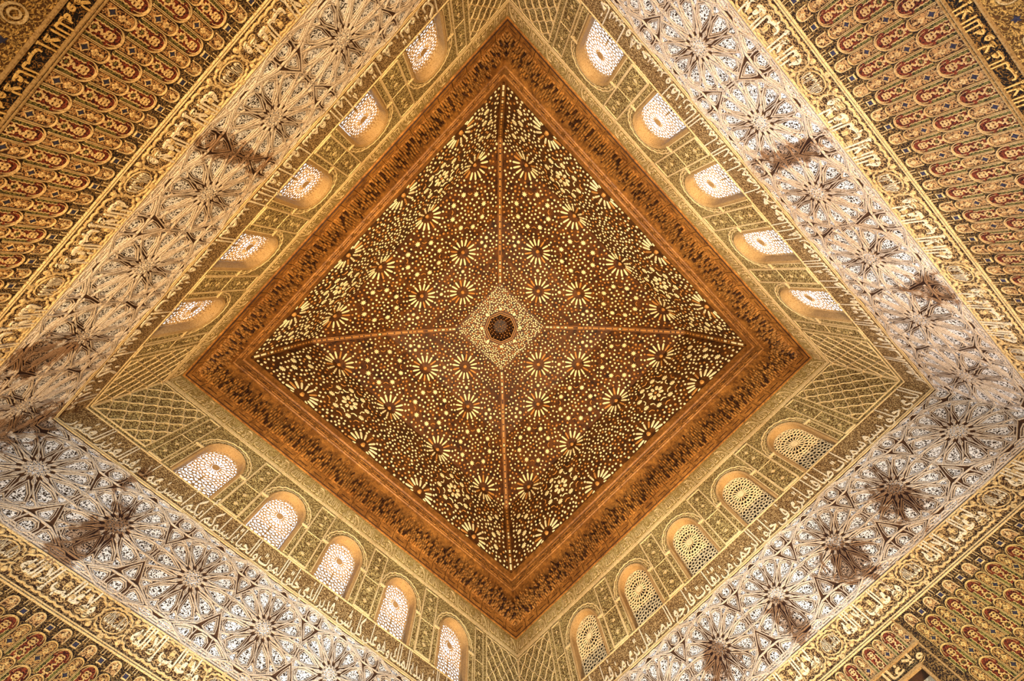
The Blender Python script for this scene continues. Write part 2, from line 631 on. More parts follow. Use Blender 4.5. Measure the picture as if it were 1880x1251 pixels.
for i in range(10):
    u = -4.95 + 1.1 * i
    for o in on_walls('letter_cartouche', cart, u, -0.255):
        for me, x, k in kw:
            link('letter_word', me, o, (x, 0, -0.12), 0, 0, (k, 1, 1))

# ------------------------------------------------------------------ window zone
# arched openings: ochre frames and pierced grilles
def frame_mesh():
    b = MB()
    loop_i = [(WIN_R, Z_WIN)] + arch(0, WIN_R, WIN_SPR, WIN_TOP) + [(-WIN_R, Z_WIN)]
    loop_o = [(WIN_R + 0.075, Z_WIN)] + arch(0, WIN_R + 0.075, WIN_SPR, WIN_TOP + 0.075) + [(-WIN_R - 0.075, Z_WIN)]
    for i in range(len(loop_i) - 1):
        a, c = loop_i[i], loop_i[i + 1]
        d, e = loop_o[i], loop_o[i + 1]
        mid1 = ((a[0] + d[0]) / 2, (a[1] + d[1]) / 2)
        mid2 = ((c[0] + e[0]) / 2, (c[1] + e[1]) / 2)
        b.quad((d[0], 0, d[1]), (e[0], 0, e[1]), (mid2[0], -0.035, mid2[1]), (mid1[0], -0.035, mid1[1]))
        b.quad((mid1[0], -0.035, mid1[1]), (mid2[0], -0.035, mid2[1]), (c[0], -0.012, c[1]), (a[0], -0.012, a[1]))
        b.quad((a[0], -0.012, a[1]), (c[0], -0.012, c[1]), (c[0] * 0.985, 0.17, c[1] - 0.006), (a[0] * 0.985, 0.17, a[1] - 0.006))
    return b.build('window_frame', [M_gold])


def grille_cells(seed, petals=16):
    """Voronoi cells of a pierced screen: a rosette in the arch, scattered openings below"""
    rnd = random.Random(seed)
    out = [(WIN_R - 0.01, Z_WIN)] + arch(0, WIN_R - 0.01, WIN_SPR, WIN_TOP - 0.01, 18) + [(-WIN_R + 0.01, Z_WIN)]
    cz = -1.46
    seeds = [(0.0, cz)]
    for i in range(petals):
        a = 2 * PI * i / petals
        seeds.append((0.155 * math.cos(a), cz + 0.155 * math.sin(a)))
    for rr, n in ((0.275, 22), (0.345, 28)):
        for i in range(n):
            a = 2 * PI * (i + 0.5) / n
            seeds.append((rr * math.cos(a), cz + rr * math.sin(a)))
    fixed = len(seeds)
    inside = []
    tries = 0
    while len(inside) < 120 and tries < 20000:
        tries += 1
        x = rnd.uniform(0, WIN_R)
        z = rnd.uniform(Z_WIN, WIN_TOP)
        if z > WIN_SPR and (x / WIN_R) ** 2 + ((z - WIN_SPR) / (WIN_TOP - WIN_SPR)) ** 2 > 0.95:
            continue
        if math.hypot(x, z - cz) < 0.39:
            continue
        if x < 0.028 or any(math.hypot(x - p[0], z - p[1]) < 0.062 for p in inside):
            continue
        inside.append((x, z))
    for x, z in inside:
        seeds += [(x, z), (-x, z)]
    cells = []
    for i, s in enumerate(seeds):
        c = out
        for j, q in sorted(enumerate(seeds), key=lambda t: (t[1][0] - s[0]) ** 2 + (t[1][1] - s[1]) ** 2)[1:26]:
            dx, dz = s[0] - q[0], s[1] - q[1]
            c = clip(c, dx, dz, dx * (s[0] + q[0]) / 2 + dz * (s[1] + q[1]) / 2)
            if len(c) < 3:
                break
        if len(c) >= 3:
            cells.append((i, c))
    return cells, out


CELLS, OUTLINE = grille_cells(4)


def grille_mesh(web, thick):
    b = MB()
    for i, c in CELLS:
        n = len(c)
        hole = inset_poly(c, web)
        cx = sum(p[0] for p in c) / n
        cz = sum(p[1] for p in c) / n
        if i == 0 or len(hole) < 3:
            b.prism(c, -0.0, 0.008)
            continue
        # soften the opening's corners
        m = len(hole)
        rnd = []
        for k in range(m):
            p, q, r = hole[k - 1], hole[k], hole[(k + 1) % m]
            rnd += [(q[0] * 0.68 + p[0] * 0.32, q[1] * 0.68 + p[1] * 0.32), (q[0] * 0.68 + r[0] * 0.32, q[1] * 0.68 + r[1] * 0.32)]
        m = len(rnd)
        hx = sum(p[0] for p in rnd) / m
        hz = sum(p[1] for p in rnd) / m
        # web between the cell border and the opening: project the opening's points onto the border
        brd = []
        for p in rnd:
            dx, dz = p[0] - hx, p[1] - hz
            best = 1e9
            for k in range(n):
                a, e = c[k], c[(k + 1) % n]
                ex, ez = e[0] - a[0], e[1] - a[1]
                den = dx * ez - dz * ex
                if abs(den) < 1e-12:
                    continue
                t = ((a[0] - hx) * ez - (a[1] - hz) * ex) / den
                s = ((a[0] - hx) * dz - (a[1] - hz) * dx) / den
                if t > 0 and -1e-6 <= s <= 1 + 1e-6:
                    best = min(best, t)
            if best > 1e8:
                best = 1.2
            brd.append((hx + dx * best, hz + dz * best))
        for k in range(m):
            j = (k + 1) % m
            b.quad((brd[k][0], 0, brd[k][1]), (brd[j][0], 0, brd[j][1]), (rnd[j][0], -0.006, rnd[j][1]), (rnd[k][0], -0.006, rnd[k][1]))
            b.quad((rnd[k][0], -0.006, rnd[k][1]), (rnd[j][0], -0.006, rnd[j][1]), (rnd[j][0], thick, rnd[j][1]), (rnd[k][0], thick, rnd[k][1]))
        # corner pieces of the web left between the border polygon and its projected points
        b.prism([(p[0], p[1]) for p in []] or c, -0.03, -0.0301) if False else None
        for k in range(n):
            q = c[k]
            near = min(range(m), key=lambda t: (brd[t][0] - q[0]) ** 2 + (brd[t][1] - q[1]) ** 2)
            cand = sorted(range(m), key=lambda t: (brd[t][0] - q[0]) ** 2 + (brd[t][1] - q[1]) ** 2)[:2]
            p1, p2 = brd[cand[0]], brd[cand[1]]
            nn = len(b.v)
            b.v += [(q[0], 0, q[1]), (p1[0], 0, p1[1]), (p2[0], 0, p2[1])]
            b.f.append((nn, nn + 1, nn + 2))
            b.m.append(0)
    return b.build('grille', [M_glass_frame])


GRILLE = {'north': grille_mesh(0.005, 0.008), 'east': grille_mesh(0.0072, 0.012), 'south': grille_mesh(0.0085, 0.014),
          'west': grille_mesh(0.0095, 0.01)}
GRILLE['west'].materials[0] = M_rib
FRAME = frame_mesh()
b = MB()
b.prism([(-0.6, -2.5), (0.6, -2.5), (0.6, -0.3), (-0.6, -0.3)], -0.03, 0.0)  # added dark board behind the west grilles, keeps the sky out of the holes
BACKING = b.build('dark_backing', [wood('backing_wood', srgb(20, 13, 5), srgb(34, 22, 9))])
ORD = ('first', 'second', 'third', 'fourth', 'fifth')
LOOK = {'north': 'blazing white pierced arched window', 'east': 'warm white pierced arched window seen at a slant',
        'south': 'white pierced arched window with pebble-like openings', 'west': 'dark pierced arched window with cream star tracery'}
CORN = {'north': ('top', -1), 'east': ('top', 1), 'south': ('left', 1), 'west': ('bottom', 1)}
wi = 0
for s in SIDES:
    corner, sign = CORN[s]
    us = WIN_U if sign > 0 else WIN_U[::-1]
    for k, u in enumerate(us):
        wi += 1
        a = ANG[s]
        root = bpy.data.objects.new('window_%d' % wi, None)
        COL.objects.link(root)
        root.rotation_euler = (0, 0, a)
        x, y = u, HALF
        root.location = (x * math.cos(a) - y * math.sin(a), x * math.sin(a) + y * math.cos(a), ZC)
        root.color = (1, 1, 1, 1)
        tag(root, '%s, %s of five counting from the %s corner' % (LOOK[s], ORD[k], corner), 'window', 'structure')
        link('window_frame', FRAME, root)
        link('grille', GRILLE[s], root, (0, 0.15, 0))
        if s == 'west':
            link('dark_backing', BACKING, root, (0, 0.24, 0))

# scalloped arch line round each window
b = MB()
pts = []
N = 44
for i in range(N + 1):
    a = PI * i / N
    rr = 1.0 + 0.035 * abs(math.sin(a * 11))
    pts.append(((WIN_R + 0.17) * rr * math.cos(a), WIN_SPR + (WIN_TOP - WIN_SPR + 0.17) * rr * math.sin(a)))
b.ribbon([(pts[0][0], WIN_SPR - 0.12)] + pts + [(pts[-1][0], WIN_SPR - 0.12)], 0.03, 0, 0.03)
b.ribbon([(p[0] * 0.9, (p[1] - WIN_SPR) * 0.9 + WIN_SPR) for p in pts], 0.018, 0, 0.018)
lob = b.build('scalloped_arch', [M_rib])
# narrow jamb strips and the panels between the windows
b = MB()
b.prism([(-0.045, -0.85), (0.045, -0.85), (0.045, 0), (-0.045, 0)], 0, 0.012, 1)
b.ribbon([(-0.065, -0.86), (-0.065, 0.0), (0.065, 0.0), (0.065, -0.86)], 0.026, 0, 0.03, 0)
b.ribbon([(-0.09, 0.03), (0.09, 0.03)], 0.05, 0, 0.05, 0)
jamb = b.build('jamb_strip', [M_rib, M_panel_field])
b = MB()
w2, zt, zb = 0.2, -0.62, -2.33
b.prism([(-w2, zb), (w2, zb), (w2, zt), (-w2, zt)], 0, 0.02, 1, side=0)
b.ribbon([(-w2, zb), (w2, zb), (w2, zt), (-w2, zt)], 0.04, 0, 0.05, 0, True)
b.ribbon([(-w2, -1.5), (w2, -1.5)], 0.02, 0, 0.04, 0)
for zz in (-1.12, -0.84, -1.78, -2.08):
    b.ribbon(poly(12, 0.10, 0, zz), 0.012, 0.02, 0.034, 1, True)
    b.ribbon(star(6, 0.16, 0.11, 0, zz), 0.008, 0.02, 0.03, 1, True)
    b.prism(star(6, 0.05, 0.025, 0, zz), 0.02, 0.045, 0)
pan = b.build('carved_panel', [M_rib, M_panel_field])
for u in WIN_U:
    on_walls('scalloped_arch', lob, u, 0)
    for d in (-0.545, 0.545):
        on_walls('jamb_strip', jamb, u + d, Z_WIN + 0.92)
for u in (-2.47, -0.82, 0.82, 2.47):
    on_walls('carved_panel', pan, u, 0)
for u in (-4.1, 4.1):
    on_walls('carved_panel', pan, u, 0, scale=(0.65, 1, 1))


# rhombus lattice at the two ends of every wall
def lattice_mesh():
    b = MB()
    u0, u1, z0, z1 = 4.36, 5.48, -2.28, -0.60
    box = [(u0, z0), (u1, z0), (u1, z1), (u0, z1)]
    b.prism(box, 0, 0.006, 1, side=0)
    dx, dz = 0.15, 0.205
    for fam in (1, -1):
        for k in range(-20, 21):
            cx = 5.46 + k * dx * 2
            cz = -0.66
            # line through (cx,cz) with direction (dx, fam*dz)
            p = [(cx - 30 * dx, cz - 30 * fam * dz), (cx + 30 * dx, cz + 30 * fam * dz)]
            t0, t1 = -30.0, 30.0
            for lo, hi, c, d in ((u0, u1, cx, dx), (z0, z1, cz, fam * dz)):
                a1, a2 = (lo - c) / d, (hi - c) / d
                t0, t1 = max(t0, min(a1, a2)), min(t1, max(a1, a2))
            if t1 - t0 < 0.3:
                continue
            n = max(2, int((t1 - t0) * 4))
            pts = []
            for i in range(n + 1):
                t = t0 + (t1 - t0) * i / n
                wv = 0.012 * math.sin(t * 2 * PI)
                pts.append((cx + dx * t + wv * 0.8, cz + fam * dz * t - fam * wv * 0.6))
            b.ribbon(pts, 0.024, 0, 0.045, 0)
    b.ribbon([(u0, z0), (u1, z0), (u1, z1), (u0, z1)], 0.03, 0, 0.03, 0, True)
    return b.build('lattice_panel', [M_rib, M_panel_field])


lat = lattice_mesh()
on_walls('lattice_panel', lat, 0, 0)
on_walls('lattice_panel', lat, 0, 0, flip=True)

# ------------------------------------------------------------------ cursive inscription under the windows
verses = {'south': 'بسم الله الرحمن الرحيم تبارك الذي بيده الملك وهو على كل شيء قدير الذي خلق الموت والحياة ليبلوكم أيكم أحسن عملا وهو العزيز الغفور',
          'west': 'الذي خلق سبع سموات طباقا ما ترى في خلق الرحمن من تفاوت فارجع البصر هل ترى من فطور ثم ارجع البصر كرتين',
          'north': 'ينقلب إليك البصر خاسيا وهو حسير ولقد زينا السماء الدنيا بمصابيح وجعلناها رجوما للشياطين وأعتدنا لهم عذاب السعير',
          'east': 'وللذين كفروا بربهم عذاب جهنم وبيس المصير إذا ألقوا فيها سمعوا لها شهيقا وهي تفور تكاد تميز من الغيظ'}
for s, tx in verses.items():
    for me, x, k in inscription(tx, -5.35, 5.35, 0.2, 0.33, 0.035, M_letters, 0.004, 0.03, 2.5):
        link('inscription_word', me, WALLS[s], (x, HALF, -2.835), 0, 0, (k, 1, 1))


# ------------------------------------------------------------------ star strapwork band
def cell_mesh(name, p, ring=2):
    b = MB()
    q = p
    hts = (0.042, 0.028, 0.018)
    d = 0.0
    for r in range(ring):
        q = inset_poly(p, d + 0.006)
        if len(q) < 3:
            break
        b.ribbon(q, 0.012, 0, hts[r], 0, True, 0.45)
        d += 0.025
    q = inset_poly(p, d - 0.006)
    if len(q) >= 3:
        b.prism(q, 0, 0.012, 1)
    return b.build(name, [M_strap, M_filigree])


PITCH, ZG = 1.375, -3.785
UR = [(k + 0.5) * PITCH for k in range(-4, 4)]


def pol(r, deg):
    a = math.radians(deg)
    return (r * math.cos(a), r * math.sin(a))


kite = cell_mesh('kite_panel', [pol(0.215, 0), pol(0.46, 13.4), pol(0.61, 11.6), pol(0.66, 0), pol(0.61, -11.6), pol(0.46, -13.4)])
dart = cell_mesh('dart_panel', [pol(0.15, 0), pol(0.235, 8), pol(0.33, 0), pol(0.235, -8)], 1)
rimc = cell_mesh('rim_panel', [pol(0.535, 0), pol(0.675, 8.5), pol(0.69, 0), pol(0.675, -8.5)], 1)
b = MB()
b.prism(star(12, 0.125, 0.075), 0, 0.02, 1)
b.ribbon(star(12, 0.145, 0.095), 0.014, 0, 0.045, 0, True)
for i in range(12):
    b.prism(poly(5, 0.014, *pol(0.06, i * 30)), 0.02, 0.04, 0)
b.prism(star(6, 0.04, 0.02), 0.02, 0.05, 0)
starm = b.build('star_centre', [M_strap, M_filigree])
b = MB()
for i in range(12):
    a = i * 30
    # interlaced straps running out between the petals
    for sg in (1, -1):
        b.ribbon([pol(0.135, a + 15 - sg * 4), pol(0.46, a + 15 + sg * 1.1), pol(0.69, a + 15 + sg * 5)], 0.011, 0, 0.052 if sg > 0 else 0.046, 0)
b.ribbon(poly(12, 0.705, 0, 0, math.radians(15)), 0.014, 0, 0.045, 0, True)
b.ribbon(poly(12, 0.67, 0, 0, math.radians(15)), 0.012, 0, 0.03, 0, True)
strapm = b.build('strapwork', [M_strap])
centre8 = cell_mesh('octagon_panel', poly(8, 0.125, 0, 0, PI / 8))
armc = cell_mesh('arm_panel', [(0.155, -0.045), (0.2, -0.115), (0.30, -0.085), (0.45, 0), (0.30, 0.085), (0.2, 0.115), (0.155, 0.045)])
halfc = cell_mesh('edge_panel', [(-0.10, 0.0), (0.10, 0.0), (0.13, 0.075), (-0.13, 0.075)], 1)
edgec = cell_mesh('edge_panel', [(-0.13, 0.0), (-0.06, -0.055), (0.06, -0.055), (0.13, 0.0), (0.06, 0.055), (-0.06, 0.055)], 1)
b = MB()
for sg in (1, -1):
    b.ribbon([(-0.52, 0.0), (-0.2, sg * 0.135), (0, sg * 0.145), (0.2, sg * 0.135), (0.52, 0)], 0.018, 0, 0.045)
    b.ribbon([(sg * 0.135, -0.135), (sg * 0.155, 0), (sg * 0.135, 0.135)], 0.016, 0, 0.05)
gapm = b.build('strapwork', [M_strap])
for s in SIDES:
    W = WALLS[s]
    for u in UR:
        link('star_centre', starm, W, (u, HALF, ZG))
        link('strapwork', strapm, W, (u, HALF, ZG))
        for i in range(12):
            link('kite_panel', kite, W, (u, HALF, ZG), 0, -math.radians(30 * i))
            link('dart_panel', dart, W, (u, HALF, ZG), 0, -math.radians(30 * i + 15))
            link('rim_panel', rimc, W, (u, HALF, ZG), 0, -math.radians(30 * i + 15))
        for zz in (ZG + 0.755, ZG - 0.755):
            for du in (-0.16, 0.16):
                link('edge_panel', edgec, W, (u + du, HALF, zz))
    for k in range(-4, 5):
        u = k * PITCH
        for sg in (1, -1):
            zz = ZG + sg * 0.6875
            if abs(k) < 4:
                link('octagon_panel', centre8, W, (u, HALF, zz))
                link('strapwork', gapm, W, (u, HALF, zz))
                link('arm_panel', armc, W, (u, HALF, zz), 0, 0)
                link('arm_panel', armc, W, (u, HALF, zz), 0, PI)
                link('arm_panel', armc, W, (u, HALF, zz), 0, sg * PI / 2)
            else:
                link('arm_panel', armc, W, (u, HALF, zz), 0, 0 if k < 0 else PI)
                link('octagon_panel', centre8, W, (u - math.copysign(0.06, u), HALF, zz))
                link('arm_panel', armc, W, (u - math.copysign(0.06, u), HALF, zz), 0, sg * PI / 2)

# ------------------------------------------------------------------ cartouche band
ZM = (Z_GIR + Z_CAR) / 2 + 0.015


def lobed(hu, hz, n, amp):
    pts = []
    r = hz
    path = []
    M = n * 6
    per = 4 * (hu - hz) + 2 * PI * hz
    for i in range(M):
        d = per * i / M
        if d < 2 * (hu - hz):
            x, z, nx, nz = -(hu - hz) + d, hz, 0, 1
        elif d < 2 * (hu - hz) + PI * hz:
            a = (d - 2 * (hu - hz)) / hz
            nx, nz = math.sin(a), math.cos(a)
            x, z = (hu - hz) + hz * nx, hz * nz
        elif d < 4 * (hu - hz) + PI * hz:
            e = d - 2 * (hu - hz) - PI * hz
            x, z, nx, nz = (hu - hz) - e, -hz, 0, -1
        else:
            a = (d - 4 * (hu - hz) - PI * hz) / hz
            nx, nz = -math.sin(a), -math.cos(a)
            x, z = -(hu - hz) + hz * nx, hz * nz
        k = amp * abs(math.sin(PI * n * i / M))
        path.append((x + nx * k, z + nz * k))
    return path


b = MB()
b.ribbon(lobed(0.59, 0.165, 26, 0.02), 0.02, 0, 0.035, 0, True)
rnd = random.Random(9)
for i in range(26):
    cx, cz = rnd.uniform(-0.5, 0.5), rnd.uniform(-0.12, 0.13)
    a0 = rnd.uniform(0, 6)
    sg = rnd.choice((1, -1))
    b.ribbon([(cx + 0.042 * (1 - t / 13) * math.cos(a0 + sg * t * 0.75), cz + 0.042 * (1 - t / 13) * math.sin(a0 + sg * t * 0.75)) for t in range(12)], 0.009, 0, 0.015, 0)
for cx, cz in ((-0.3, 0.1), (0.05, 0.08), (0.33, 0.09), (-0.1, 0.11), (0.2, -0.02), (-0.42, 0.02)):
    for q in range(4):
        b.prism(poly(7, 0.02, cx + 0.02 * math.cos(q * PI / 2 + 0.7), cz + 0.02 * math.sin(q * PI / 2 + 0.7)), 0.0, 0.05, 0, shrink=0.3)
cartm = b.build('cartouche', [M_rim])
cwords = inscription(motto, -0.52, 0.52, 0.26, 0.24, 0.042, M_letters, 0.022, 0.04, 2.0)
b = MB()
b.ribbon(lobed(0.20, 0.16, 14, 0.016), 0.018, 0, 0.035, 0, True)
b.ribbon(poly(24, 0.155, 0, 0, 0, 0.135), 0.011, 0, 0.028, 0, True)
for sx in (-1, 1):
    for sz in (-1, 1):
        b.prism(poly(10, 0.034, sx * 0.215, sz * 0.155), 0, 0.055, 0, shrink=0.35)
    for q in range(5):
        a = q * 1.257
        b.prism(poly(7, 0.02, sx * 0.0 + 0.022 * math.cos(a), sx * 0.205 + 0.02 * math.sin(a)), 0, 0.04, 0, shrink=0.3)
roundm = b.build('roundel', [M_rim])
rwords = inscription('لا غالب إلا الله', -0.135, 0.135, 0.12, 0.19, 0.036, M_letters, 0.0, 0.01)
for i in range(-3, 4):
    u = 1.6 * i
    if abs(i) <= 3:
        for o in on_walls('cartouche', cartm, u, ZM, scale=(1, 1, 1) if abs(i) < 3 else None):
            for me, x, k in cwords:
                link('cartouche_word', me, o, (x, 0, -0.075), 0, 0, (k, 1, 1))
for i in range(-3, 3):
    for o in on_walls('roundel', roundm, 0.8 + 1.6 * i, ZM):
        for me, x, k in rwords:
            link('roundel_word', me, o, (x, 0, -0.05), 0, 0, (k, 1, 1))


# ------------------------------------------------------------------ painted scale band
def pointed(hw, h, n=8):
    """upright niche outline: straight sides, rounded head; tip at z=0, foot at z=-h"""
    pts = [(-hw, -h), (-hw, -hw * 1.0)]
    for i in range(1, 2 * n):
        a = PI - PI * i / (2 * n)
        pts.append((hw * math.cos(a), -hw + hw * math.sin(a)))
    pts += [(hw, -hw), (hw, -h)]
    return pts


def wavy(p, q, n, amp):
    return [(p[0] + (q[0] - p[0]) * i / n + (amp if i % 2 else -amp), p[1] + (q[1] - p[1]) * i / n) for i in range(n + 1)]


def scaleA():
    b = MB()
    o = pointed(0.098, 0.31)
    b.prism(inset_poly(o, 0.012), 0.0, 0.006, 1)
    b.ribbon(o, 0.0095, 0, 0.036, 0)
    b.ribbon([(x * 0.68, -0.03 + (z + 0.03) * 0.9 if z > -0.2 else z) for x, z in o[1:-1]], 0.006, 0, 0.026, 0)
    # knot
    for q in range(4):
        a = q * PI / 2 + PI / 4
        b.ribbon(poly(8, 0.02, 0.022 * math.cos(a), -0.105 + 0.022 * math.sin(a)), 0.008, 0.004, 0.034, 0, True)
    b.prism(poly(8, 0.012, 0, -0.105), 0.004, 0.04, 0)
    b.ribbon([(0, -0.14), (0.018, -0.165), (-0.012, -0.185), (0, -0.205)], 0.014, 0, 0.03, 0)
    b.ribbon(star(8, 0.042, 0.03, 0, -0.24), 0.011, 0, 0.03, 0, True)
    b.prism(star(4, 0.022, 0.010, 0, -0.24), 0, 0.025, 2)
    b.prism(poly(6, 0.015, 0, -0.295), 0, 0.03, 0)
    # green side strips with a scalloped border
    for sg in (-1, 1):
        b.prism([(sg * 0.092, -0.31), (sg * 0.065, -0.31), (sg * 0.065, -0.13), (sg * 0.092, -0.10)], 0, 0.012, 2)
        b.ribbon(wavy((sg * 0.06, -0.31), (sg * 0.06, -0.12), 10, 0.004), 0.010, 0, 0.03, 0)
    return b


def scaleB():
    b = MB()
    o = pointed(0.064, 0.31)
    b.prism(inset_poly(o, 0.012), 0.0, 0.006, 1)
    b.ribbon(o, 0.0085, 0, 0.032, 0)
    b.prism(star(4, 0.030, 0.016, 0, -0.205, 0), 0, 0.022, 3)
    b.ribbon(star(4, 0.042, 0.025, 0, -0.205, 0), 0.006, 0, 0.028, 0, True)
    for q in range(4):
        a = q * PI / 2
        b.prism(poly(7, 0.015, 0.017 * math.cos(a), -0.115 + 0.017 * math.sin(a)), 0, 0.03, 0, shrink=0.25)
    b.prism(poly(8, 0.016, 0, -0.06, 0, 0.02), 0, 0.03, 0, shrink=0.25)
    b.ribbon([(-0.03, -0.31), (-0.03, -0.26)], 0.009, 0, 0.026)
    b.ribbon([(0.03, -0.31), (0.03, -0.26)], 0.009, 0, 0.026)
    return b


red_mats = [M_rim, M_red, M_green, M_blue]
pink_mats = [M_rim, M_pink, M_green, M_blue]
mA = scaleA().build('scale_niche', red_mats)
mB = scaleB().build('small_niche', pink_mats)
P2 = 0.35
for s in SIDES:
    W = WALLS[s]
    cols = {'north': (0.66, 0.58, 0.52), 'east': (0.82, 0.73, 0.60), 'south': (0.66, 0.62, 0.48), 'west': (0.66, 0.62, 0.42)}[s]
    for r, zt in enumerate((-5.33, -5.64, -5.95)):
        off = 0.0 if r % 2 == 0 else P2 / 2
        for k in range(-16, 17):
            for me, nm, du in ((mA, 'scale_niche', -0.075), (mB, 'small_niche', -0.075 + P2 / 2)):
                u = k * P2 + off + du
                if abs(u) > HALF - 0.07:
                    continue
                if s == 'west' and abs(u) < 1.72:
                    continue
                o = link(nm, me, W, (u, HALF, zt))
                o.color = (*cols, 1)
    # top half row under the moulding
b = MB()
o = pointed(0.064, 0.15)
b.prism(inset_poly(o, 0.006), 0, 0.006, 1)
b.ribbon(o, 0.014, 0, 0.03, 0)
for q in range(4):
    b.prism(poly(6, 0.012, 0.016 * math.cos(q * PI / 2), -0.07 + 0.016 * math.sin(q * PI / 2)), 0, 0.03, 0)
b.prism(poly(6, 0.012, 0, -0.035), 0, 0.03, 0)
topB = b.build('small_niche', pink_mats)
b = MB()
b.prism(star(4, 0.034, 0.02, 0, -0.06, PI / 4), 0, 0.022, 3)
b.ribbon(star(4, 0.046, 0.03, 0, -0.06, PI / 4), 0.009, 0, 0.028, 0, True)
for x in (-0.07, -0.035, 0.035, 0.07):
    b.ribbon([(x, 0.07), (x, 0.0)], 0.01, 0, 0.028, 0)
topS = b.build('fringe_star', pink_mats)
for k in range(-16, 17):
    for nm, me, du, zt in (('small_niche', topB, -0.075 + P2 / 2, -5.165), ('fringe_star', topS, -0.075, -5.19)):
        u = k * P2 + du
        if abs(u) > HALF - 0.07:
            continue
        on_walls(nm, me, u, zt, SIDES if abs(u) > 1.72 else dsides)

# ------------------------------------------------------------------ dark inscription band and the field under it
for s in ('north', 'east', 'south', 'west'):
    spans = ((-5.4, 5.4),) if s != 'west' else ((1.7, 5.4), (-5.4, -1.7))
    for j, (a0, a1) in enumerate(spans):
        tx = ' '.join([motto] * (13 if s != 'west' else 4))
        if s in ('north', 'east') or True:
            key = ('dk', round(a1 - a0, 2))
            if key not in MATS:
                MATS[key] = inscription(tx, 0, a1 - a0, 0.20, 0.10, 0.03, M_goldletter, 0.006, 0.03, 2.0)
            for me, x, k in MATS[key]:
                link('gilt_word', me, WALLS[s], (a0 + x, HALF, -6.395), 0, 0, (k, 1, 1))
b = MB()
b.prism(star(5, 0.035, 0.016), 0, 0.012, 0)
dstar = b.build('dark_star', [M_blue])
b = MB()
b.ribbon(poly(16, 0.07), 0.014, 0, 0.03, 0, True)
b.ribbon(poly(12, 0.035), 0.010, 0, 0.03, 0, True)
ring = b.build('ring_ornament', [M_rim])
for k in range(-12, 13):
    u = k * 0.42
    on_walls('dark_star', dstar, u, -6.58, dsides if abs(u) < 1.7 else SIDES)
    on_walls('ring_ornament', ring, u + 0.21, -6.62, dsides if abs(u + 0.21) < 1.7 else SIDES)
    on_walls('dark_star', dstar, u + 0.1, -6.72, dsides if abs(u + 0.1) < 1.7 else SIDES)

# entrance frame in the lower right wall
b = MB()
b.ribbon([(-1.67, -ZC), (-1.67, -5.11)], 0.03, 0, 0.05)
b.ribbon([(1.67, -ZC), (1.67, -5.11)], 0.03, 0, 0.05)
b.ribbon([(-1.66, -5.46), (1.66, -5.46)], 0.035, 0, 0.05)
b.ribbon([(-1.47, -ZC), (-1.47, -5.655), (1.47, -5.655), (1.47, -ZC)], 0.05, 0, 0.07)
link('entrance_frame', b.build('entrance_frame', [M_gold]), WALLS['west'], (0, HALF, 0))
for me, x, k in inscription(' '.join([motto] * 2), -1.6, 1.6, 0.2, 0.15, 0.03, M_rim, 0.02, 0.03):
    link('gilt_word', me, WALLS['west'], (x, HALF, -5.6), 0, 0, (k, 1, 1))
for k in range(-4, 5):
    link('scale_niche', mA, WALLS['west'], (k * P2 + 0.05, HALF, -5.15))
    link('small_niche', mB, WALLS['west'], (k * P2 + 0.05 + P2 / 2, HALF, -5.15))

# added wooden door at the back of the entrance, closing off the sky
b = MB()
b.prism([(-1.47, -ZC), (1.47, -ZC), (1.47, -5.66), (-1.47, -5.66)], 0, 0.05, 0)
for x in (-1.1, -0.37, 0.37, 1.1):
    for k in range(8):
        b.ribbon(star(8, 0.3, 0.2, x, -11.1 + 0.7 * k), 0.03, 0.05, 0.07, 0, True)
door = link('added_door_1', b.build('door', [M_wood_dark]), None, (-HALF - 1.2, 0, ZC), ANG['west'])
tag(door, 'added dark wooden door closing off the sky deep inside the entrance at the lower right edge', 'door', 'structure')

# ------------------------------------------------------------------ floor
b = MB()
b.quad((-7, -7, 0), (7, -7, 0), (7, 7, 0), (-7, 7, 0))
fl = link('floor', b.build('floor', [plaster('floor_stone', srgb(190, 170, 145), (0, 0, 0), 0)]))
fl.color = (1, 1, 1, 1)
tag(fl, 'pale stone floor of the hall, out of the frame', 'floor', 'structure')

# ------------------------------------------------------------------ wooden cornice
PROF = [(0.0, 0.0), (-0.02, 0.0), (0.03, 0.33), (0.20, 1.02), (0.262, 1.30), (0.235, 1.31), (0.25, 1.345), (0.285, 1.36), (0.30, 1.64), (0.265, 1.66),
        (0.27, 1.71), (0.315, 1.74), (0.325, 2.0), (0.29, 2.02), (0.30, 2.06)]
PROF[1] = (0.035, 0.0)
PROF[2] = (0.065, 0.33)


def sweep(prof, mats, mi):
    b = MB()
    for (a0, z0), (a1, z1), m in zip(prof[:-1], prof[1:], mi):
        w0, w1 = HALF - a0, HALF - a1
        b.quad((-w0, w0, z0), (w0, w0, z0), (w1, w1, z1), (-w1, w1, z1), m)
    return b.build('cornice', mats)


corn = sweep(PROF, [M_wood, M_wood_carved], [0, 0, 0, 0, 0, 0, 0, 1, 0, 0, 0, 0, 0, 0])
NB = 24
BW = 2 * HALF / NB


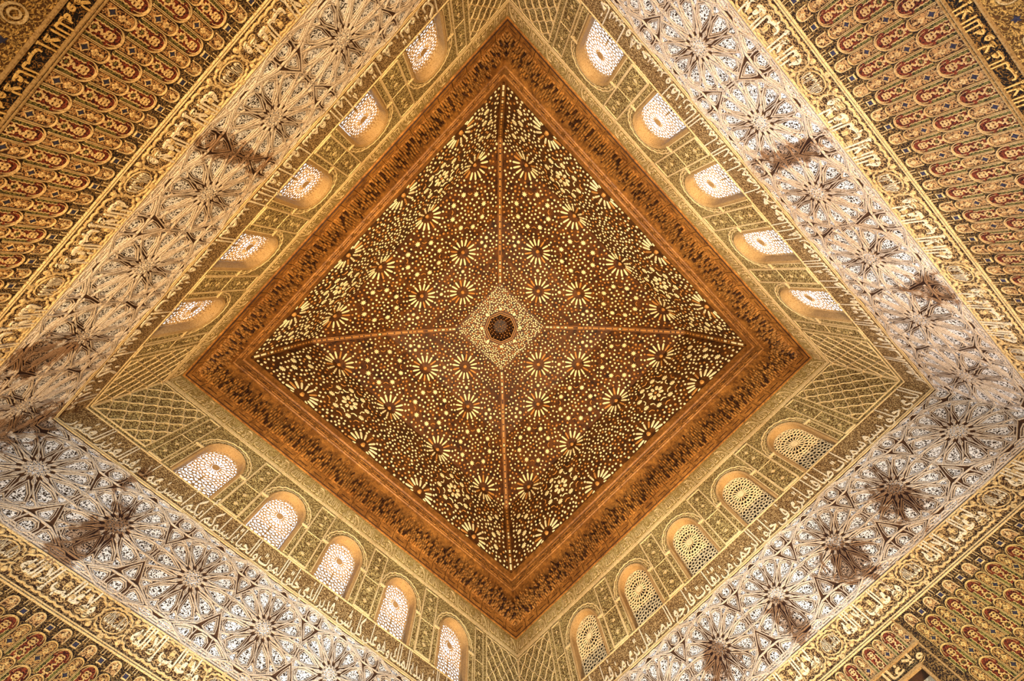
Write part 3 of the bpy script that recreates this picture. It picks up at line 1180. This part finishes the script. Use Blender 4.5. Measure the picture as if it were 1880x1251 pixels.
def muq_unit(seed):
    """a bay of hanging carved wooden leaves stepping outwards"""
    r = random.Random(seed)
    b = MB()
    cols = 7
    cw = BW / cols
    for c in range(cols):
        x = -BW / 2 + (c + 0.5) * cw
        nrow = (5, 7, 8, 7, 6, 7, 5)[(c + seed) % 7]
        for k in range(nrow):
            z = 0.28 + 0.088 * k + (0.045 if c % 2 else 0)
            base = 0.06 + z * 0.20
            out = base + 0.05 + 0.035 * ((k + c) % 2) + r.uniform(0, 0.03)
            w = cw * 0.5
            h = 0.10
            jx = r.uniform(-0.008, 0.008)
            p = [(x + jx - w, z + h * 0.45), (x + jx - w * 0.75, z + h * 0.05), (x + jx, z - h * 0.22), (x + jx + w * 0.75, z + h * 0.05), (x + jx + w, z + h * 0.45),
                 (x + jx + w * 0.5, z + h * 0.85), (x + jx, z + h * 1.1), (x + jx - w * 0.5, z + h * 0.85)]
            n = len(b.v)
            mi = r.choice((0, 0, 1, 1, 0, 2))
            tip = (x + jx, -(out + 0.015), z + h * 0.25)
            b.v += [(q[0], -(base - 0.01), q[1]) for q in p]
            b.v += [(x + jx + (q[0] - x - jx) * 0.7, -out, z + h * 0.4 + (q[1] - z - h * 0.4) * 0.7) for q in p]
            b.v.append(tip)
            m = len(p)
            for i in range(m):
                j = (i + 1) % m
                b.f.append((n + i, n + j, n + m + j, n + m + i))
                b.f.append((n + m + i, n + m + j, n + 2 * m))
                b.m += [mi, mi]
    # arched foot leaves over the board
    for x in (-0.15, 0.0, 0.15):
        b.ribbon([(x + 0.06 * math.cos(PI * i / 6), 0.26 + 0.07 * math.sin(PI * i / 6)) for i in range(7)], 0.022, 0.05, 0.11, 1)
    return b.build('muqarnas_bay', [M_wood_carved, M_wood, M_wood_dark])


MUQ = [muq_unit(i) for i in range(5)]


def board_mesh():
    b = MB()
    w = BW / 2 - 0.008
    z0, z1 = 0.02, 0.25
    sl, sz0, sz1 = 0.13, 0.125, 0.15

    def q(u0, u1, a, c, h):
        b.quad((u0, -h - a * 0.09, a), (u1, -h - a * 0.09, a), (u1, -h - c * 0.09, c), (u0, -h - c * 0.09, c), 0)
    h = 0.062
    q(-w, w, z0, sz0, h)
    q(-w, w, sz1, z1, h)
    q(-w, -sl, sz0, sz1, h)
    q(sl, w, sz0, sz1, h)
    b.quad((-sl, -0.04, sz0), (sl, -0.04, sz0), (sl, -0.04, sz1), (-sl, -0.04, sz1), 1)
    for a, c in (((-w, z0), (-w, z1)), ((w, z1), (w, z0)), ((-w, z1), (w, z1)), ((w, z0), (-w, z0)), ((-sl, sz0), (sl, sz0)), ((sl, sz1), (-sl, sz1))):
        b.quad((a[0], -h - a[1] * 0.09, a[1]), (c[0], -h - c[1] * 0.09, c[1]), (c[0], -0.03, c[1]), (a[0], -0.03, a[1]), 1)
    return b.build('cornice_board', [M_wood, M_wood_dark])


BOARD = board_mesh()
# little carved plaque of the upper frieze
b = MB()
b.ribbon([(-0.2, -0.09), (0.2, -0.09), (0.23, 0), (0.2, 0.09), (-0.2, 0.09), (-0.23, 0)], 0.018, 0, 0.022, 0, True)
for i in range(5):
    a0 = i * 2.1
    b.ribbon([(-0.15 + 0.075 * i + 0.035 * math.cos(a0 + t * 0.7) * (1 - t / 11), 0.035 * math.sin(a0 + t * 0.7) * (1 - t / 11) * 1.5) for t in range(10)], 0.010, 0, 0.018, 0)
b.prism([(-0.04, -0.012), (0.04, -0.012), (0.05, 0.012), (-0.03, 0.012)], 0, 0.016, 1)
PLAQ = b.build('frieze_plaque', [M_wood, M_wood_dark])
TR = {}
for i, s in enumerate(SIDES):
    t = link('trim_%d' % (i + 1), corn, None, (0, 0, ZC), ANG[s])
    tag(t, 'brown wooden cornice with carved hanging leaves along the %s edge of the ceiling' % PLACE[s], 'cornice', 'structure')
    TR[s] = t
    r = random.Random(i)
    for k in range(NB):
        u = -HALF + (k + 0.5) * BW
        if abs(u) < HALF - 0.1:
            link('cornice_board', BOARD, t, (u, HALF, 0))
        if abs(u) < HALF - 0.1:
            link('muqarnas_bay', MUQ[(k * 2 + i) % 5], t, (u, HALF, 0), 0, 0, (r.choice((1, -1)), 1, 1))
    for k in range(20):
        u = -4.84 + 0.5095 * k
        link('frieze_plaque', PLAQ, t, (u, HALF - 0.29, 1.5))

# ------------------------------------------------------------------ ceiling: three tiers a side and a flat crown
TP = [(0.31, 2.04), (0.69, 4.85), (2.29, 6.376), (3.327, 6.92), (4.15, 7.32)]
SL = [0.0]
for p, q in zip(TP[:-1], TP[1:]):
    SL.append(SL[-1] + math.hypot(q[0] - p[0], q[1] - p[1]))


def prof(sv):
    i = 0
    while i < len(SL) - 2 and sv > SL[i + 1]:
        i += 1
    f = (sv - SL[i]) / (SL[i + 1] - SL[i])
    p, q = TP[i], TP[i + 1]
    l = SL[i + 1] - SL[i]
    return p[0] + (q[0] - p[0]) * f, p[1] + (q[1] - p[1]) * f, (q[0] - p[0]) / l, (q[1] - p[1]) / l


def place(u, sv, h):
    a, z, da, dz = prof(sv)
    return (u, HALF - (a + h * dz), z - h * da)


class CB(MB):
    """mesh in the unrolled face (u, s), folded onto the tiers"""
    def fold(self):
        self.v = [place(x, z, -y) for x, y, z in self.v]
        return self


def halfw(sv):
    return HALF - prof(sv)[0]


E6 = HALF + TH
b = MB()
b.quad((-E6, -E6, 8.2), (E6, -E6, 8.2), (E6, E6, 8.2), (-E6, E6, 8.2))
for sx, sy in ((1, 0), (-1, 0), (0, 1), (0, -1)):
    if sx:
        b.quad((E6 * sx, -E6, 0), (E6 * sx, E6, 0), (E6 * sx, E6, 8.2), (E6 * sx, -E6, 8.2))
    else:
        b.quad((-E6, E6 * sy, 0), (E6, E6 * sy, 0), (E6, E6 * sy, 8.2), (-E6, E6 * sy, 8.2))
ceil = link('ceiling', b.build('ceiling', [M_wood_dark]), None, (0, 0, ZC))
tag(ceil, 'dark wooden ceiling inlaid with cream stars and rosettes round an octagon', 'ceiling', 'structure')

tiers = []
for i in range(4):
    b = MB()
    (a0, z0), (a1, z1) = TP[i], TP[i + 1]
    w0, w1 = HALF - a0, HALF - a1
    b.quad((-w0, w0, z0), (w0, w0, z0), (w1, w1, z1), (-w1, w1, z1))
    tiers.append(b.build('ceiling_panel', [M_ceil]))
PANELS = {}
for s in SIDES:
    for i in range(4):
        PANELS[s, i] = link('ceiling_panel', tiers[i], ceil, (0, 0, 0), ANG[s])


def tier_of(sv):
    for i in range(4):
        if sv <= SL[i + 1]:
            return i
    return 3


RB = 0.13      # half width of the hip ribs
ROS = [(u, 0.19, 0.54) for u in (-3.475, -1.147, 1.147, 3.475)] + [(u, SL[1], 0.54) for u in (-3.556, -1.185, 1.185, 3.556)] + \
      [(u, SL[2], 0.54) for u in (-1.162, 1.162)] + [(0.0, SL[3], 0.54)]


def rosette(u, sv, R):
    b = CB()
    n = 16
    for i in range(n):
        a = 2 * PI * (i + 0.5) / n
        c, d = math.cos(a), math.sin(a)
        r0, r1, w = R * 0.46, R, 0.028
        loc = [(r0, -w * 0.45), (r0 + 0.05, -w), (r1 - 0.05, -w * 1.25), (r1, -w * 0.5), (r1, w * 0.5), (r1 - 0.05, w * 1.25), (r0 + 0.05, w), (r0, w * 0.45)]
        pg = [(u + x * c - y * d, sv + x * d + y * c) for x, y in loc]
        pg = clip(pg, 0, 1, 0.015)
        if len(pg) < 3:
            continue
        b.prism(pg, 0, 0.02, 1 if (i * 7 + int(u * 10)) % 5 == 0 else 0, shrink=0.12)
    pg = clip(poly(10, 0.075, u, sv), 0, 1, 0.01)
    b.prism(pg, 0, 0.06, 1, shrink=0.3)
    return b.fold().build('rosette', [M_inlay, M_inlay_dim])


STARM = []        # (mesh, s)
BUSY = [(u, sv, R + 0.07) for u, sv, R in ROS]
rosm = [(rosette(u, sv, R), sv) for u, sv, R in ROS]


def star_piece(u, sv, r=0.108):
    b = CB()
    b.prism(star(8, r, r * 0.52, u, sv), 0, 0.02, 0, shrink=0.08)
    STARM.append((b.fold().build('inlaid_star', [M_inlay]), sv))
    BUSY.append((u, sv, r + 0.035))


def curl(b, u, sv, a, m, k=0.9):
    pts = []
    for t in range(5):
        x = (t - 2) * 0.06 * k
        y = 0.045 * k * math.cos(t - 2)
        pts.append((u + x * math.cos(a) - y * math.sin(a), sv + x * math.sin(a) + y * math.cos(a)))
    b.ribbon(pts, 0.032, 0, 0.018, m)
    BUSY.append((u, sv, 0.10))


DOTS = [CB() for _ in range(4)]


def dot(u, sv, r, m=None, n=6, rnd=random.Random(3)):
    if sv < 0.03 or sv > SL[4] - 0.02 or abs(u) + r > halfw(max(sv, 0.001)) - RB:
        return
    for f in SL[1:4]:                       # keep off the folds
        if abs(sv - f) < r:
            return
    mm = m if m is not None else (1 if rnd.random() < 0.30 else 0)
    DOTS[tier_of(sv)].prism(poly(n, r, u, sv, rnd.uniform(0, 1)), 0, 0.016, mm, shrink=0.12)


# wheels of eight stars on the second tier
W2 = SL[1] + (SL[2] - SL[1]) * 0.50
wheels = [(u, W2, 0.66) for u in (-2.36, 0.0, 2.36)]
for wu, ws, wr in wheels:
    for i in range(8):
        a = PI / 8 + i * PI / 4
        x, y = wu + wr * math.cos(a), ws + wr * math.sin(a)
        if abs(x) < halfw(y) - RB - 0.09:
            star_piece(x, y)
        a += PI / 8
        x, y = wu + wr * 0.98 * math.cos(a), ws + wr * 0.98 * math.sin(a)
        if abs(x) < halfw(y) - RB - 0.15 and i % 2 == 0:
            curl(DOTS[tier_of(y)], x, y, a + PI / 2, 1, 0.7)
    for rr, n, rd in ((0.0, 1, 0.04), (0.15, 6, 0.040), (0.30, 10, 0.044), (0.45, 12, 0.042)):
        for i in range(n):
            a = 2 * PI * (i + 0.5 * (n % 4)) / n
            x, y = wu + rr * math.cos(a), ws + rr * math.sin(a)
            dot(x, y, rd)
            BUSY.append((x, y, rd + 0.02))
# eight-petalled flowers in their star rings on the lowest tier
FLOW = []
S1 = SL[1] * 0.5 + 0.06
for fu in (-2.33, 2.33):
    b = CB()
    for i in range(8):
        a = i * PI / 4
        c, d = math.cos(a), math.sin(a)
        loc = [(0.13, -0.03), (0.17, -0.052), (0.27, -0.055), (0.31, -0.02), (0.31, 0.02), (0.27, 0.055), (0.17, 0.052), (0.13, 0.03)]
        b.prism([(fu + x * c - y * d, S1 + x * d + y * c) for x, y in loc], 0, 0.02, 0, shrink=0.12)
    b.prism(poly(8, 0.05, fu, S1), 0, 0.03, 1, shrink=0.2)
    FLOW.append((b.fold().build('flower_rosette', [M_inlay, M_inlay_dim]), S1))
    BUSY.append((fu, S1, 0.37))
    for i in range(8):
        a = i * PI / 4 + PI / 8
        star_piece(fu + 0.66 * math.cos(a), S1 + 0.66 * math.sin(a))
        a2 = i * PI / 4
        curl(DOTS[0], fu + 0.52 * math.cos(a2), S1 + 0.52 * math.sin(a2), a2 + 1.2, 0)
        curl(DOTS[0], fu + 0.80 * math.cos(a2), S1 + 0.80 * math.sin(a2), a2 + PI / 2, 1)
# stars in the corners of the lowest tier and near the hips
for sg in (-1, 1):
    for x, y in ((4.45, 0.55), (4.3, 1.0), (4.05, 1.62), (4.35, 1.95), (4.5, 1.25)):
        star_piece(sg * x, y)
    for x, y in ((1.95, SL[2] + 0.28), (2.2, SL[2] + 0.28), (1.95, SL[2] + 0.5), (0.62, SL[2] + 0.55)):
        star_piece(sg * x, y, 0.085)
# rings of dots round every rosette
for u, sv, R in ROS:
    for rr, n, rd in ((R + 0.075, 16, 0.042), (R + 0.20, 24, 0.040)):
        for i in range(n):
            a = 2 * PI * (i + 0.5) / n
            x, y = u + rr * math.cos(a), sv + rr * math.sin(a)
            if all(math.hypot(x - p[0], y - p[1]) > p[2] + rd * 0.6 for p in BUSY if not (abs(p[0] - u) < 1e-6 and abs(p[1] - sv) < 1e-6)):
                dot(x, y, rd)
                BUSY.append((x, y, rd + 0.022))
# everything between: even scatter, mirrored about the middle of the face
rs = random.Random(21)
grid = {}


def key(x, y):
    return (int(x / 0.12 + 1000), int(y / 0.12))


big = [p for p in BUSY if p[2] > 0.10]
for p in BUSY:
    if p[2] <= 0.10:
        grid.setdefault(key(p[0], p[1]), []).append(p)


def free(x, y, r):
    for p in big:
        if math.hypot(x - p[0], y - p[1]) < p[2] + r:
            return False
    kx, ky = key(x, y)
    for i in range(kx - 2, kx + 3):
        for j in range(ky - 2, ky + 3):
            for p in grid.get((i, j), ()):
                if math.hypot(x - p[0], y - p[1]) < p[2] + r + 0.036:
                    return False
    return True


for t in range(26000):
    y = rs.uniform(0.03, SL[4] - 0.03)
    x = rs.uniform(0, halfw(y) - RB)
    r = rs.uniform(0.034, 0.047)
    if y > SL[3]:
        r *= 0.85
    if free(x, y, r):
        for sg in ((1, -1) if x > r else (1,)):
            dot(sg * x, y, r, None, rs.choice((5, 6, 7)))
            p = (sg * x, y, r + 0.012)
            grid.setdefault(key(p[0], p[1]), []).append(p)
dotm = [d.fold().build('inlay_dots', [M_inlay, M_inlay_dim]) for d in DOTS]
for s in SIDES:
    for i in range(4):
        o = link('inlay_dots', dotm[i], PANELS[s, i])
        o['kind'] = 'stuff'
    for me, sv in rosm:
        link('rosette', me, PANELS[s, tier_of(sv)])
    for me, sv in FLOW:
        link('flower_rosette', me, PANELS[s, tier_of(sv)])
    for me, sv in STARM:
        link('inlaid_star', me, PANELS[s, tier_of(sv)])


# hip ribs: a dark moulding with a line of inlaid blocks; built for the corner between the north and the east side
def rib_mesh():
    b = MB()
    rr = random.Random(5)
    ax = Vector((R45, -R45, 0))          # across the rib
    for i in range(4):
        (a0, z0), (a1, z1) = TP[i], TP[i + 1]
        p = Vector((HALF - a0, HALF - a0, z0))
        q = Vector((HALF - a1, HALF - a1, z1))
        d = (q - p).normalized()
        nrm = ax.cross(d).normalized()
        if nrm.dot(Vector((-1, -1, -0.6))) < 0:
            nrm = -nrm
        up = nrm * 0.035

        def strip(w0, w1, h, m, t0=0.0, t1=1.0):
            A, B = p + (q - p) * t0, p + (q - p) * t1
            off = nrm * h
            b.quad(tuple(A + ax * w0 + off), tuple(A + ax * w1 + off), tuple(B + ax * w1 + off), tuple(B + ax * w0 + off), m)
        wide = 0.075
        strip(-wide, wide, 0.05, 0)
        for sg in (-1, 1):
            A, B = p + ax * sg * wide, q + ax * sg * wide
            b.quad(tuple(A + nrm * 0.05), tuple(B + nrm * 0.05), tuple(B - nrm * 0.1 + ax * sg * 0.05), tuple(A - nrm * 0.1 + ax * sg * 0.05), 0)
            strip(sg * 0.06 - 0.012, sg * 0.06 + 0.012, 0.062, 1)
        L = (q - p).length
        t = 0.06
        while t < L - 0.1:
            ln = rr.choice((0.09, 0.12, 0.22, 0.12))
            strip(-0.028, 0.028, 0.066, rr.choice((2, 2, 3)), t / L, min(1, (t + ln) / L))
            t += ln + 0.05
    return b.build('hip_rib', [M_ceil, M_wood, M_inlay_dim, M_inlay])


ribm = rib_mesh()
for i in range(4):
    link('hip_rib', ribm, ceil, (0, 0, 0), i * PI / 2)

# flat crown with the octagonal opening and its honeycomb cupola
HW = HALF - TP[4][0]
zc4 = TP[4][1]
b = MB()
OC = poly(8, 0.60, 0, 0, 0)
sq = [(HW, 0), (HW, HW), (0, HW), (-HW, HW), (-HW, 0), (-HW, -HW), (0, -HW), (HW, -HW)]
sq = []
for i in range(8):
    a = i * PI / 4
    k = HW / max(abs(math.cos(a)), abs(math.sin(a)))
    sq.append((k * math.cos(a), k * math.sin(a)))
for i in range(8):
    j = (i + 1) % 8
    b.quad((*sq[i], zc4), (*sq[j], zc4), (*OC[j], zc4), (*OC[i], zc4))
crown = link('crown_panel', b.build('crown_panel', [M_ceil]), ceil)
b = MB()


def oct_ring(r0, z0, r1, z1, m):
    p, q = poly(8, r0), poly(8, r1)
    for i in range(8):
        j = (i + 1) % 8
        b.quad((*p[i], z0), (*p[j], z0), (*q[j], z1), (*q[i], z1), m)


oct_ring(0.69, zc4, 0.68, zc4 - 0.04, 0)
oct_ring(0.68, zc4 - 0.04, 0.66, zc4 - 0.04, 1)
oct_ring(0.66, zc4 - 0.04, 0.65, zc4 - 0.015, 0)
oct_ring(0.65, zc4 - 0.015, 0.615, zc4 - 0.015, 0)
oct_ring(0.615, zc4 - 0.015, 0.605, zc4 - 0.05, 0)
oct_ring(0.605, zc4 - 0.05, 0.58, zc4 - 0.05, 1)
oct_ring(0.58, zc4 - 0.05, 0.56, zc4 + 0.02, 0)
link('octagon_frame', b.build('octagon_frame', [M_wood_dark, M_inlay_dim]), ceil)
b = MB()
oct_ring(0.60, zc4, 0.50, zc4 + 0.3, 0)
oct_ring(0.50, zc4 + 0.3, 0.30, zc4 + 0.55, 0)
p = poly(8, 0.30)
b.v += [(*q, zc4 + 0.55) for q in p]
b.f.append(tuple(range(len(b.v) - 8, len(b.v))))
b.m.append(0)
rr = random.Random(8)
for rad, zz, n, sz in ((0.52, 0.08, 24, 0.045), (0.46, 0.2, 20, 0.045), (0.39, 0.32, 18, 0.042), (0.30, 0.42, 14, 0.042), (0.2, 0.48, 10, 0.04), (0.1, 0.5, 6, 0.04), (0.0, 0.5, 1, 0.05)):
    for i in range(n):
        a = 2 * PI * (i + 0.5 * (n % 4 == 0)) / n
        x, y = rad * math.cos(a), rad * math.sin(a)
        base = poly(6, sz, x, y, a)
        k = len(b.v)
        b.v += [(*q, zc4 + zz + 0.12) for q in base] + [(x + (q[0] - x) * 0.6, y + (q[1] - y) * 0.6, zc4 + zz) for q in base]
        m = rr.choice((1, 1, 2, 0))
        for t in range(6):
            b.f.append((k + t, k + (t + 1) % 6, k + 6 + (t + 1) % 6, k + 6 + t))
            b.m.append(m)
        b.f.append(tuple(range(k + 6, k + 12)))
        b.m.append(m)
link('honeycomb_cupola', b.build('honeycomb_cupola', [M_wood_dark, M_wood_carved, M_wood]), ceil)
# crowd of small pieces round the octagon
b = MB()
rr = random.Random(13)
pl = []
for t in range(9000):
    x, y = rr.uniform(-HW, HW), rr.uniform(-HW, HW)
    r = rr.uniform(0.024, 0.036)
    if math.hypot(x, y) < 0.72 or max(abs(x), abs(y)) > HW - 0.06:
        continue
    if any((x - q[0]) ** 2 + (y - q[1]) ** 2 < (r + q[2] + 0.010) ** 2 for q in pl):
        continue
    pl.append((x, y, r))
    n = rr.choice((4, 5, 6))
    pg = poly(n, r, x, y, rr.uniform(0, 1))
    k = len(b.v)
    b.v += [(*q, zc4) for q in pg] + [(*q, zc4 - 0.016) for q in pg]
    mi = 1 if rr.random() < 0.2 else 0
    for i in range(n):
        b.f.append((k + i, k + (i + 1) % n, k + n + (i + 1) % n, k + n + i))
        b.m.append(mi)
    b.f.append(tuple(range(k + n, k + 2 * n)))
    b.m.append(mi)
o = link('inlay_dots', b.build('inlay_dots', [M_inlay, M_inlay_dim]), crown)
o['kind'] = 'stuff'
for i in range(8):
    a = i * PI / 4
    st = star(8, 0.075, 0.045, 0.80 * math.cos(a), 0.80 * math.sin(a))
    bb = MB()
    bb.v = [(*q, zc4 - 0.03) for q in st] + [(*q, zc4) for q in st]
    n = len(st)
    bb.f = [tuple(range(n))] + [(t, (t + 1) % n, n + (t + 1) % n, n + t) for t in range(n)]
    bb.m = [0] * (n + 1)
    link('inlaid_star', bb.build('inlaid_star', [M_inlay]), crown)
